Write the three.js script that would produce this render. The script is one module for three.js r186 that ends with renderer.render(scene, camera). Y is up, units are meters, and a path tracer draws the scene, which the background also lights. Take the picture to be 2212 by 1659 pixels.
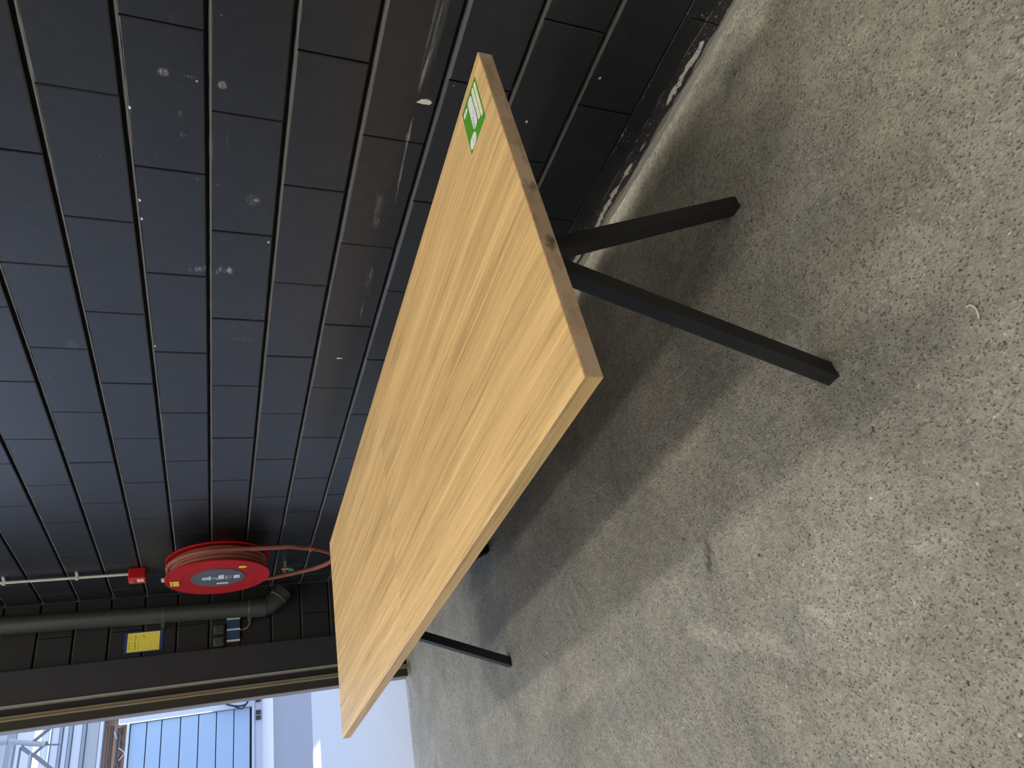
import * as THREE from 'three';
import { RoundedBoxGeometry } from 'three/addons/geometries/RoundedBoxGeometry.js';
import { mergeGeometries } from 'three/addons/utils/BufferGeometryUtils.js';
import { RectAreaLightUniformsLib } from 'three/addons/lights/RectAreaLightUniformsLib.js';

// ------------------------------------------------------------------ camera, sky, sun, lamps, exposure
const scene = new THREE.Scene();
const renderer = new THREE.WebGLRenderer({ antialias: true });
renderer.toneMapping = THREE.LinearToneMapping;
renderer.toneMappingExposure = 1.0;
renderer.shadowMap.enabled = true;
RectAreaLightUniformsLib.init();
const R = THREE.MathUtils.degToRad;

const camera = new THREE.PerspectiveCamera(2 * Math.atan(829.5 / 1505.6) * 180 / Math.PI, 2212 / 1659, 0.05, 120);
{ // the phone was held upright and its picture stored lying on its side: the room's up points to the picture's left
  const yaw = R(33.992), pitch = R(22.371), roll = R(1.441), c = Math.cos, s = Math.sin;
  const F = new THREE.Vector3(s(yaw) * c(pitch), -s(pitch), -c(yaw) * c(pitch));
  const r0 = new THREE.Vector3(c(yaw), 0, s(yaw)), u0 = r0.clone().cross(F);
  const rt = r0.clone().multiplyScalar(c(roll)).addScaledVector(u0, s(roll));
  const up = u0.clone().multiplyScalar(c(roll)).addScaledVector(r0, -s(roll));
  camera.matrixAutoUpdate = true;
  camera.position.set(-1.8109, 1.327, 0);
  camera.quaternion.setFromRotationMatrix(new THREE.Matrix4().makeBasis(up.clone().negate(), rt, F.clone().negate()));
}
scene.add(camera);

const SKY = new THREE.Color().setRGB(1.35, 1.64, 2.3);
scene.background = SKY;

const sun = new THREE.DirectionalLight(new THREE.Color().setRGB(1, 0.95, 0.86), 26);
sun.position.set(-30, 13.5, -11.4); sun.target.position.set(0, 0, -11.4);
sun.castShadow = true; sun.shadow.radius = 1;
Object.assign(sun.shadow.camera, { left: -20, right: 20, top: 20, bottom: -20, near: 1, far: 80 });
sun.shadow.mapSize.set(2048, 2048);
scene.add(sun, sun.target);

const LAMP_Y = 5.9, LAMP_ROWS = [-1.27, -3.45, -5.6], LAMP_Z = -2.1, LAMP_LEN = 6.6, LAMP_W = 0.16;
const LAMP_POWER = 30, LAMP_COLOR = new THREE.Color().setRGB(1.0, 0.925, 0.80);

// ------------------------------------------------------------------ helpers
let seed = 7;
const rnd = () => { seed = (seed * 1664525 + 1013904223) >>> 0; return seed / 4294967296; };
const rr = (a, b) => a + (b - a) * rnd();
function hash(x, y, k) { let h = (x * 374761393 + y * 668265263 + k * 2147483647) | 0; h = Math.imul(h ^ (h >>> 13), 1274126177); return ((h ^ (h >>> 16)) >>> 0) / 4294967296; }
function noise(x, y, k = 0, px = 0, py = 0) { // value noise, wraps when px / py are set
  const xi = Math.floor(x), yi = Math.floor(y), fx = x - xi, fy = y - yi;
  const u = fx * fx * (3 - 2 * fx), v = fy * fy * (3 - 2 * fy);
  const wx = (i) => px ? ((i % px) + px) % px : i, wy = (i) => py ? ((i % py) + py) % py : i;
  const a = hash(wx(xi), wy(yi), k), b = hash(wx(xi + 1), wy(yi), k), c = hash(wx(xi), wy(yi + 1), k), d = hash(wx(xi + 1), wy(yi + 1), k);
  return a + (b - a) * u + (c - a) * v + (a - b - c + d) * u * v;
}
function fbm(x, y, o = 4, k = 0, px = 0, py = 0) { let s = 0, a = 0.5, t = 0; for (let i = 0; i < o; i++) { s += a * noise(x, y, k + i * 17, px, py); t += a; x *= 2; y *= 2; px *= 2; py *= 2; a *= 0.5; } return s / t; }
const clamp = (x, a = 0, b = 1) => Math.min(b, Math.max(a, x));
const smooth = (a, b, x) => { const t = clamp((x - a) / (b - a)); return t * t * (3 - 2 * t); };

const names = new Map();
function numbered(n) { const k = names.get(n) ?? 0; names.set(n, k + 1); return k ? `${n}_${String(k).padStart(3, '0')}` : n; }
function tag(o, label, category, group) { if (label) o.userData.label = label; if (category) o.userData.category = category; if (group) o.userData.group = group; return o; }
function thing(name, label, category, [x, y, z] = [0, 0, 0], group) { const o = new THREE.Group(); o.name = numbered(name); o.position.set(x, y, z); scene.add(o); return tag(o, label, category, group); }
function struct(name, parent = scene) { const o = new THREE.Group(); o.name = name; if (parent === scene) o.userData.kind = 'structure'; parent.add(o); return o; }
const counts = new WeakMap();
function part(name, geometry, material, parent) {
  const m = new THREE.Mesh(Array.isArray(geometry) ? merged(geometry) : geometry, material);
  if (parent === scene) m.name = numbered(name);
  else { const c = counts.get(parent) ?? {}; counts.set(parent, c); const k = c[name] ?? 0; c[name] = k + 1; m.name = k ? `${name}_${String(k).padStart(3, '0')}` : name; }
  m.castShadow = m.receiveShadow = true; parent.add(m); return m;
}
function merged(list) { return mergeGeometries(list.map((g) => { g = g.index ? g.toNonIndexed() : g; for (const k of Object.keys(g.attributes)) if (!['position', 'normal', 'uv'].includes(k)) g.deleteAttribute(k); return g; })); }
const box = (x0, x1, y0, y1, z0, z1) => new THREE.BoxGeometry(x1 - x0, y1 - y0, z1 - z0).translate((x0 + x1) / 2, (y0 + y1) / 2, (z0 + z1) / 2);
const rbox = (x0, x1, y0, y1, z0, z1, r = 0.004, s = 2) => new RoundedBoxGeometry(x1 - x0, y1 - y0, z1 - z0, s, r).translate((x0 + x1) / 2, (y0 + y1) / 2, (z0 + z1) / 2);
const V = (a) => new THREE.Vector3(...a);
const tube = (pts, r, seg = 60, rs = 12, closed = false) => new THREE.TubeGeometry(new THREE.CatmullRomCurve3(pts.map(V), closed), seg, r, rs, closed);
function rod(a, b, r, rs = 12) { const d = V(b).sub(V(a)), g = new THREE.CylinderGeometry(r, r, d.length(), rs); g.applyQuaternion(new THREE.Quaternion().setFromUnitVectors(new THREE.Vector3(0, 1, 0), d.clone().normalize())); return g.translate((a[0] + b[0]) / 2, (a[1] + b[1]) / 2, (a[2] + b[2]) / 2); }
const lin = (r, g, b) => new THREE.Color().setRGB(r, g, b);
const mat = (color, roughness = 0.6, extra = {}) => new THREE.MeshStandardMaterial({ color, roughness, ...extra });
function dataTex(data, w, h, srgb, wrap = true) { const t = new THREE.DataTexture(data, w, h, THREE.RGBAFormat); t.magFilter = THREE.LinearFilter; t.minFilter = THREE.LinearMipmapLinearFilter; t.generateMipmaps = true; if (wrap) t.wrapS = t.wrapT = THREE.RepeatWrapping; if (srgb) t.colorSpace = THREE.SRGBColorSpace; t.needsUpdate = true; return t; }
function canvasTex(w, h, draw, srgb = true) { const c = document.createElement('canvas'); c.width = w; c.height = h; const g = c.getContext('2d'); draw(g, w, h); const t = new THREE.CanvasTexture(c); if (srgb) t.colorSpace = THREE.SRGBColorSpace; t.anisotropy = 8; return t; }

// a small wrapped grain used as relief on painted metal and plastic
const grainTex = (() => { const n = 256, d = new Uint8Array(n * n * 4); for (let y = 0; y < n; y++) for (let x = 0; x < n; x++) { const v = 90 + 110 * fbm(x / 4, y / 4, 3, 5, 64, 64); d.set([v, v, v, 255], (y * n + x) * 4); } return dataTex(d, n, n, false); })();

// ------------------------------------------------------------------ the floor
const FLOOR_TILE = 2.3;
const floorMaps = (() => {
  const n = 2048, col = new Float32Array(n * n), hgt = new Float32Array(n * n), warm = new Float32Array(n * n);
  for (let y = 0; y < n; y++) for (let x = 0; x < n; x++) {
    const i = y * n + x, a = fbm(x / 128, y / 128, 3, 3, 16, 16), b = fbm(x / 16, y / 16, 2, 31, 128, 128), c = fbm(x / 4, y / 4, 2, 77, 512, 512);
    col[i] = 0.85 + 0.24 * (a - 0.5) + 0.36 * (b - 0.5) + 0.44 * (c - 0.5); hgt[i] = 0.55 + 0.16 * (b - 0.5) + 0.28 * (c - 0.5); warm[i] = a;
  }
  const blot = (cx, cy, rx, ry, ang, v, dh, hard = 0.5) => { // one grain of the aggregate, one pit or one fleck
    const m = Math.ceil(Math.max(rx, ry)) + 1, ca = Math.cos(ang), sa = Math.sin(ang), k = rnd() * 999 | 0;
    for (let j = -m; j <= m; j++) for (let i = -m; i <= m; i++) {
      const u = (i * ca + j * sa) / rx, w = (-i * sa + j * ca) / ry, q = Math.sqrt(u * u + w * w) + 0.5 * (noise(i / 2.3 + 50, j / 2.3 + 50, k) - 0.5);
      if (q > 1) continue; const t = smooth(1, hard, q), p = ((cy + j + n) % n | 0) * n + ((cx + i + n) % n | 0);
      col[p] += (v - col[p]) * t; hgt[p] += dh * t;
    }
  };
  const many = (num, r0, r1, v0, v1, dh, st = 1.8) => { for (let i = 0; i < num; i++) { const r = r0 + (r1 - r0) * rnd() ** 2; blot(rnd() * n | 0, rnd() * n | 0, r * rr(1, st), r, rnd() * 6.28, rr(v0, v1), dh); } };
  many(9000, 2, 5.5, 0.90, 1.16, 0.14); many(16000, 1.2, 3.4, 0.95, 1.3, 0.16); many(36000, 0.8, 1.9, 0.36, 0.74, -0.3, 2.8); many(7000, 1.0, 2.7, 0.40, 0.75, -0.26, 2.4);
  many(60, 2.2, 4.6, 0.18, 0.34, -0.25); many(900, 1.0, 2.6, 1.35, 1.8, 0.08); many(70, 2.5, 4.5, 1.6, 2.0, 0.1);
  for (let i = 0; i < 260; i++) { let x = rnd() * n, y = rnd() * n, a = rnd() * 6.28, v = rr(1.1, 1.4); for (let j = 0; j < rr(15, 70); j++) { x += Math.cos(a) * 1.2; y += Math.sin(a) * 1.2; a += rr(-0.12, 0.12); const p = ((y + n) % n | 0) * n + ((x + n) % n | 0); col[p] += (v - col[p]) * 0.5; } }
  const cd = new Uint8Array(n * n * 4), hd = new Uint8Array(n * n * 4);
  for (let i = 0; i < n * n; i++) { const v = col[i], w = (warm[i] - 0.5) * 0.05, to = (c) => 255 * Math.pow(clamp(c), 1 / 2.2); cd.set([to(0.46 * v * (1 + w)), to(0.455 * v), to(0.445 * v * (1 - w)), 255], i * 4); const h = 255 * clamp(hgt[i]); hd.set([h, h, h, 255], i * 4); }
  return [dataTex(cd, n, n, true), dataTex(hd, n, n, false)];
})();
const floorMat = new THREE.MeshStandardMaterial({ map: floorMaps[0], bumpMap: floorMaps[1], bumpScale: 0.009, roughness: 0.86, vertexColors: true });
{
  const axis = (spans) => { const a = []; for (const [p, q, s] of spans) for (let v = p; v < q - 1e-6; v += s) a.push(v); a.push(spans.at(-1)[1]); return a; };
  const xs = axis([[-9, -3, 0.25], [-3, 0.06, 0.016]]), zs = axis([[-5.6, -4, 0.03], [-4, 0.2, 0.016], [0.2, 12.2, 0.25]]);
  const pos = [], nor = [], uv = [], colr = [], idx = [];
  const smears = [[-1.296, -1.668, 0.058, 0.016, -2.588, 0.3], [-0.735, -5.43, 0.07, 0.06, 0, 0.4], [-0.93, -5.5, 0.12, 0.03, 0, 0.65]];
  const scuffs = [[-1.475, -1.781, 0.16, 0.034, 2.115, 0.34], [-1.552, -1.576, 0.14, 0.035, 2.061, 0.26], [-1.54, -1.349, 0.06, 0.02, 2.2, 0.26], [-1.505, -0.98, 0.09, 0.028, 1.718, 0.28], [-1.472, -2.716, 0.2, 0.04, 1.464, 0.2], [-1.466, -2.332, 0.22, 0.03, 1.636, 0.18], [-1.132, -2.63, 0.13, 0.008, 2.725, 0.3], [-1.1, -2.55, 0.13, 0.006, 2.725, 0.25], [-1.06, -2.75, 0.12, 0.007, 2.7, 0.22], [-0.96, -1.613, 0.17, 0.03, 1.538, 0.24], [-0.994, -1.26, 0.1, 0.05, 2.256, 0.16], [-0.62, -1.02, 0.05, 0.012, 2.0, 0.3], [-0.7, -0.62, 0.1, 0.03, 1.9, 0.14], [-0.45, -0.55, 0.09, 0.03, 2.3, 0.14]]; // pale rubbed patches
  for (const z of zs) for (const x of xs) {
    pos.push(x, 0, z); nor.push(0, 1, 0); uv.push(x / FLOOR_TILE, z / FLOOR_TILE);
    let v = 1 + 0.22 * (fbm(x * 1.7 + 9, z * 1.7, 3, 11) - 0.5) + 0.30 * (fbm(x * 6 + 3, z * 6, 4, 23) - 0.5);
    v *= 1 - 0.20 * smooth(0.54, 0.72, fbm(x * 2.6 + 40, z * 2.2, 4, 51));                    // dark trodden dirt
    v *= 1 + 0.14 * smooth(0.58, 0.74, fbm(x * 3.4 + 70, z * 2.4 + 5, 4, 61));                // pale scuffed cement
    let w = 0.5 + (fbm(x * 2.1, z * 2.1 + 30, 3, 90) - 0.5) * 0.9;
    const edge = 0.10 + 0.10 * fbm(z * 5, 2.5, 3, 33) + 0.05 * (fbm(x * 30, z * 30, 3, 35) - 0.5); // lime wash spilt on the floor along the wall
    const lime = smooth(edge, edge * 0.55, -x) * smooth(0.2, 0.5, fbm(x * 60, z * 60, 3, 41) + 0.32);
    v *= 1 + 1.1 * lime; w = w * (1 - lime) + 0.38 * lime;
    const rim = smooth(edge - 0.01, edge + 0.02, -x) * smooth(edge + 0.13, edge + 0.03, -x) * smooth(0.42, 0.6, fbm(x * 9, z * 4, 3, 44));
    v *= 1 - 0.16 * rim; w += 0.4 * rim;
    for (const [sx, sz, rx, rz, a, d] of smears) { const c = Math.cos(a), s = Math.sin(a), p = ((x - sx) * c + (z - sz) * s) / rx, q = (-(x - sx) * s + (z - sz) * c) / rz, e = Math.hypot(p, q) + 0.7 * (fbm(x * 70, z * 70, 2, 3) - 0.5); v *= 1 - (1 - d) * smooth(1.1, 0.6, e); }
    for (const [sx, sz, rx, rz, a, d] of scuffs) { const dx = x - sx, dz = z - sz; if (dx * dx + dz * dz > 0.1) continue; const c = Math.cos(a), s = Math.sin(a), p = (dx * c + dz * s) / rx, q = (-dx * s + dz * c) / rz, e = Math.hypot(p, q) + 1.1 * (fbm(dx * c * 14 + dz * s * 14 + 60, (-dx * s + dz * c) * 70 + 9, 3, 13) - 0.5); v *= 1 + d * smooth(1.05, 0.45, e); }
    colr.push(0.76 * v * (1 + 0.02 * (w - 0.5)), 0.745 * v, 0.648 * v * (1 - 0.07 * (w - 0.5)));
  }
  const nx = xs.length; for (let j = 0; j < zs.length - 1; j++) for (let i = 0; i < nx - 1; i++) { const a = j * nx + i; idx.push(a, a + nx, a + 1, a + 1, a + nx, a + nx + 1); }
  const g = new THREE.BufferGeometry(); g.setAttribute('position', new THREE.Float32BufferAttribute(pos, 3)); g.setAttribute('normal', new THREE.Float32BufferAttribute(nor, 3)); g.setAttribute('uv', new THREE.Float32BufferAttribute(uv, 2)); g.setAttribute('color', new THREE.Float32BufferAttribute(colr, 3)); g.setIndex(idx);
  const f = struct('floor'); part('floor_surface', g, floorMat, f); part('floor_slab', box(-9.2, 0.3, -0.25, -0.004, -5.6, 12.2), mat(lin(0.25, 0.24, 0.21), 0.9), f);
}

// ------------------------------------------------------------------ block wall on the right and its return by the door
const BED = (k) => 1.3885 - 0.21 * (k - 3), BLOCK = 0.46685, HEAD0 = -1.1213, CORNER = -5.5;
const WALL_TOP = 6.1;
function wallPaint(z0, z1, marks) { // black masonry paint over blocks; canvas x runs from z0 (near) to z1 (far), y from 2.9 m down to 0
  const n = 2048, H = 2.9, base = new Uint8ClampedArray(n * n * 4);
  for (let y = 0; y < n; y++) for (let x = 0; x < n; x++) {
    const Z = z0 + (z1 - z0) * x / n, Y = H * (1 - y / n), v = 1 + 0.20 * (fbm(Z * 3 + 40, Y * 3, 3, 7) - 0.5) + 0.20 * (fbm(Z * 40 + 400, Y * 40, 2, 15) - 0.5) + 0.16 * (hash(x, y, 5) - 0.5);
    base.set([37 * v, 40 * v, 44.5 * v, 255], (y * n + x) * 4);
  }
  const t = canvasTex(n, n, (g) => {
    const im = g.createImageData(n, n); im.data.set(base); g.putImageData(im, 0, 0);
    const P = (z, y) => [(z - z0) / (z1 - z0) * n, (1 - y / H) * n], S = n / Math.abs(z1 - z0), SY = n / H;
    const streak = (za, ya, zb, yb, w, alpha, num, dry = 0.5) => { for (let i = 0; i < num; i++) { const o = rr(-w, w), a = rnd() * (1 - dry), b = a + rr(0.1, dry); const [xa, py] = P(za + (zb - za) * a, ya + (yb - ya) * a + o), [xb, pz] = P(za + (zb - za) * Math.min(1, b), ya + (yb - ya) * Math.min(1, b) + o + rr(-w, w) * 0.4); g.strokeStyle = `rgba(205,205,200,${alpha * 0.75 * rr(0.2, 1)})`; g.lineWidth = rr(0.5, 1.7); g.beginPath(); g.moveTo(xa, py); g.lineTo(xb, pz); g.stroke(); } };
    const smudge = (z, y, rz, ry, alpha, num = 60) => { alpha *= 0.32; num *= 2;  for (let i = 0; i < num; i++) { const a = rnd() * 6.28, d = Math.sqrt(rnd()), [x, py] = P(z + Math.cos(a) * d * rz, y + Math.sin(a) * d * ry); g.fillStyle = `rgba(190,190,188,${alpha * rr(0.3, 1)})`; g.beginPath(); g.ellipse(x, py, rr(0.8, 5), rr(0.5, 1.6), rr(-0.5, 0.5), 0, 7); g.fill(); } };
    const dot = (z, y, rz, ry, color = 'rgb(222,222,215)') => { const [x, py] = P(z, y); g.fillStyle = color; g.beginPath(); for (let i = 0; i < 11; i++) { const a = i / 11 * 6.283, r = rr(0.75, 1.2); g.lineTo(x + Math.cos(a) * rz * S * r, py + Math.sin(a) * ry * SY * r); } g.fill(); };
    const flake = (pts, color) => { g.fillStyle = color; g.beginPath(); pts.forEach(([z, y], i) => g[i ? 'lineTo' : 'moveTo'](...P(z, y))); g.fill(); };
    // faint lime bloom and small nicks all over
    for (let i = 0; i < 70; i++) dot(rr(z0, z1), rr(0.15, 2.8), rr(0.001, 0.003), rr(0.001, 0.003), `rgba(205,205,200,${rr(0.25, 0.8)})`);
    for (let i = 0; i < 18; i++) smudge(rr(z0, z1), rr(0.2, 2.6), rr(0.01, 0.05), rr(0.006, 0.03), 0.05, 40);
    marks({ g, P, S, SY, streak, smudge, dot, flake });
  });
  return t;
}
const paintNear = wallPaint(-0.2, -3.1, ({ g, streak, smudge, dot, flake }) => {
  streak(-0.7, 0.822, -1.24, 0.826, 0.016, 0.34, 70, 0.4); streak(-1.0, 0.818, -1.22, 0.832, 0.006, 0.6, 16, 0.5); streak(-0.72, 0.84, -0.95, 0.84, 0.02, 0.4, 20, 0.4);
  streak(-1.26, 0.824, -1.63, 0.81, 0.003, 0.6, 22, 0.4); streak(-1.31, 0.822, -1.38, 0.82, 0.008, 0.35, 20, 0.6);
  streak(-1.56, 0.866, -1.72, 0.853, 0.011, 0.28, 45, 0.5); smudge(-1.7, 0.855, 0.03, 0.012, 0.35, 80); streak(-1.93, 0.83, -2.1, 0.828, 0.012, 0.35, 32, 0.5); streak(-2.1, 0.83, -2.27, 0.822, 0.003, 0.4, 10, 0.5);
  flake([[-1.212, 0.826], [-1.198, 0.812], [-1.195, 0.79], [-1.203, 0.778], [-1.213, 0.784], [-1.214, 0.806]], 'rgb(226,224,216)'); flake([[-1.195, 0.806], [-1.1925, 0.794], [-1.195, 0.782], [-1.198, 0.79]], 'rgb(150,112,78)');
  smudge(-1.259, 1.497, 0.012, 0.013, 0.5, 70); streak(-1.262, 1.485, -1.262, 1.455, 0.004, 0.15, 4);
  for (let i = 0; i < 6; i++) { streak(-1.254, 1.452 - i * 0.006, -1.264, 1.449 - i * 0.006, 0.003, 0.8, 2, 0.8); } dot(-1.268, 1.416, 0.003, 0.004);
  smudge(-1.266, 1.352, 0.012, 0.012, 0.55, 70); smudge(-1.667, 1.258, 0.025, 0.022, 0.3, 110); smudge(-1.667, 1.248, 0.006, 0.01, 0.5, 30);
  streak(-1.4, 1.338, -1.53, 1.336, 0.001, 0.25, 4, 0.7); streak(-1.69, 1.416, -1.79, 1.417, 0.004, 0.14, 8, 0.6); smudge(-1.38, 1.46, 0.01, 0.004, 0.3, 16); smudge(-1.45, 1.458, 0.008, 0.004, 0.3, 12);
  for (let i = 0; i < 14; i++) smudge(-2.01 + rr(-0.012, 0.012), rr(1.31, 1.45), 0.012, 0.006, 0.5, 14); smudge(-2.014, 1.32, 0.014, 0.012, 0.55, 50); smudge(-2.011, 1.40, 0.014, 0.014, 0.5, 40); smudge(-2.496, 1.865, 0.03, 0.02, 0.3, 90);
  for (const [z, y] of [[-1.386, 1.585], [-1.722, 1.585], [-1.8, 1.585], [-2.484, 1.586], [-1.21, 0.47], [-1.02, 0.30], [-1.85, 1.2]]) dot(z, y, 0.006, 0.004);
  smudge(-2.41, 1.27, 0.012, 0.045, 0.2, 90); dot(-2.286, 1.232, 0.004, 0.006); dot(-2.518, 0.869, 0.005, 0.016, 'rgb(225,220,205)');
  for (let i = 0; i < 5; i++) dot(-2.292, 1.655 - i * 0.009, 0.003, 0.003, 'rgba(15,15,16,.9)');
  // the foot of the wall: coats of paint broken off, old white plaster and bare cement showing
  const Z0 = -0.25, Z1 = -3.05, ribbon = (top, bot, color, keep) => { // one ragged band of old coat along the wall
    let run = []; const flush = () => { if (run.length > 2) flake([...run.map((z) => [z, top(z)]), ...run.slice().reverse().map((z) => [z, bot(z)])], color); run = []; };
    for (let z = Z0; z > Z1; z -= 0.0022) { if (!keep || keep(z)) run.push(z); else flush(); } flush();
  };
  const e = (z) => 0.066 + 0.014 * (fbm(z * 14, 1, 4, 5) - 0.5), bare = (z) => 0.019 + 0.016 * (fbm(z * 18, 7, 4, 2) - 0.5), mid = (z) => 0.036 + 0.012 * (fbm(z * 16, 3, 3, 6) - 0.5), worn = (z) => smooth(0.46, 0.54, fbm(z * 6.5, 9, 3, 12));
  ribbon(e, () => 0.01, 'rgb(50,49,54)');
  for (let i = 0; i < 900; i++) { const z = rr(Z1, Z0); dot(z, rr(0.02, e(z)), rr(0.002, 0.012), rr(0.0008, 0.003), `rgba(${rnd() < 0.5 ? '72,70,76' : '30,30,34'},.35)`); }
  for (let z = Z0; z > Z1; z -= 0.004) if (noise(z * 22, 4, 8) > 0.45) dot(z, e(z) + 0.0005, 0.004, 0.0011, 'rgba(165,160,152,.8)');
  ribbon((z) => mid(z) + 0.0005 + 0.010 * worn(z) * (0.45 + 0.8 * noise(z * 50, 2, 4)), (z) => mid(z) - 0.010 * worn(z) * (0.35 + 0.7 * noise(z * 70, 6, 4)), 'rgb(222,219,208)', (z) => worn(z) > 0.05);
  for (let i = 0; i < 240; i++) { const z = rr(Z1, Z0); if (worn(z) > 0.3) dot(z, mid(z) + rr(-0.012, 0.010), rr(0.001, 0.006), rr(0.0006, 0.002), rnd() < 0.6 ? 'rgba(40,40,52,.9)' : 'rgba(230,226,214,.9)'); }
  ribbon(bare, () => -0.002, 'rgb(150,146,137)');
  for (let i = 0; i < 320; i++) { const z = rr(Z1, Z0); dot(z, rr(0.022, 0.072), rr(0.001, 0.006), rr(0.0008, 0.0025), `rgba(205,198,186,${rr(0.3, 0.85)})`); }
  for (let i = 0; i < 60; i++) { const z = rr(-0.6, -2.2), q = noise(z * 9, 3, 9); if (q > 0.5) dot(z, 0.128 + rr(-0.002, 0.003), rr(0.002, 0.01), 0.0012, 'rgba(205,198,186,.85)'); }
  for (const z of [-0.78, -1.2, -1.62, -2.05]) for (let i = 0; i < 14; i++) dot(z + rr(-0.02, 0.02), rr(0.06, 0.14), rr(0.001, 0.003), rr(0.001, 0.003), 'rgba(180,175,168,.7)');
});
const paintFar = wallPaint(-2.7, -5.6, ({ streak, smudge, dot }) => {
  for (let i = 0; i < 40; i++) { const y = BED(3 - (i % 5)) - 0.01; dot(rr(-2.8, -4.6), y, 0.004, 0.004, 'rgba(190,190,186,.7)'); }
  smudge(-2.96, 1.60, 0.08, 0.012, 0.4, 80); smudge(-3.1, 1.59, 0.05, 0.01, 0.5, 60); streak(-4.28, 0.98, -4.36, 0.98, 0.012, 0.4, 30, 0.6); smudge(-4.33, 0.955, 0.03, 0.01, 0.6, 60);
  smudge(-3.2, 1.28, 0.2, 0.05, 0.05, 120); smudge(-2.9, 1.7, 0.2, 0.04, 0.05, 120);
});
const paintMat = (t) => new THREE.MeshStandardMaterial({ map: t, roughness: 0.36, bumpMap: grainTex, bumpScale: 0.0005 });
const wallNearMat = paintMat(paintNear), wallFarMat = paintMat(paintFar);
const wallPlainMat = mat(lin(0.0185, 0.021, 0.0255), 0.36, { bumpMap: grainTex, bumpScale: 0.0005 });
const wallShadedMat = mat(lin(0.0105, 0.0115, 0.014), 0.5, { bumpMap: grainTex, bumpScale: 0.0005 }), mortarShadedMat = mat(lin(0.045, 0.043, 0.04), 0.9);  // end wall copies of paint and mortar, darkened to carry the corner shade
const mortarMat = mat(lin(0.112, 0.108, 0.102), 0.9, { bumpMap: grainTex, bumpScale: 0.0008 });
const coreMat = mat(lin(0.012, 0.0125, 0.014), 0.9);
function blockGeo(a0, a1, y0, y1, zMap) { // one block, its face at depth 0 looking to -x, a along z; chamfered arrises; uv from the wall's own metres
  const c = 0.003, j = () => rr(-0.0012, 0.0012), d = 0.03, f = rr(-0.0008, 0.0012);
  const O = [[a0, y0], [a1, y0], [a1, y1], [a0, y1]], I = [[a0 + c + j(), y0 + c + j()], [a1 - c + j(), y0 + c + j()], [a1 - c + j(), y1 - c + j()], [a0 + c + j(), y1 - c + j()]];
  const P = [], U = [], put = (p) => { P.push(p[2], p[1], p[0]); U.push((p[0] - zMap[0]) / (zMap[1] - zMap[0]), p[1] / 2.9); };
  const quad = (p, q, r, s) => { for (const v of [p, q, r, p, r, s]) put(v); };
  const i3 = I.map(([z, y]) => [z, y, f]), o3 = O.map(([z, y]) => [z, y, f + c * 0.8]), b3 = O.map(([z, y]) => [z, y, d]);
  quad(i3[0], i3[1], i3[2], i3[3]); for (let k = 0; k < 4; k++) { const m = (k + 1) % 4; quad(o3[k], o3[m], i3[m], i3[k]); quad(b3[k], b3[m], o3[m], o3[k]); }
  const g = new THREE.BufferGeometry(); g.setAttribute('position', new THREE.Float32BufferAttribute(P, 3)); g.setAttribute('uv', new THREE.Float32BufferAttribute(U, 2)); g.computeVertexNormals(); return g;
}
function bedGeo(a0, a1, y, h, step = 0.04) { // struck bed joint: pressed in under the upper block, sloping out to the lower one
  const P = [], n = Math.max(2, Math.round((a1 - a0) / step)); let prev = null;
  for (let i = 0; i <= n; i++) { const z = a0 + (a1 - a0) * i / n, e = rr(-0.0012, 0.0012), row = [[0.0012 + e, y - h / 2, z], [0.007 + e * 0.5, y - h * 0.12 + e * 0.6, z], [0.0245, y - h * 0.05 + e, z]]; if (prev) for (let k = 0; k < 2; k++) P.push(...prev[k], ...row[k], ...row[k + 1], ...prev[k], ...row[k + 1], ...prev[k + 1]); prev = row; }
  const g = new THREE.BufferGeometry(); g.setAttribute('position', new THREE.Float32BufferAttribute(P, 3)); g.setAttribute('uv', new THREE.Float32BufferAttribute(P.flatMap((_, i) => i % 3 === 0 ? [P[i + 2] * 4, P[i + 1] * 4] : []), 2)); g.computeVertexNormals(); return g;
}
const JB = 0.0185, JH = 0.0036;
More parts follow.
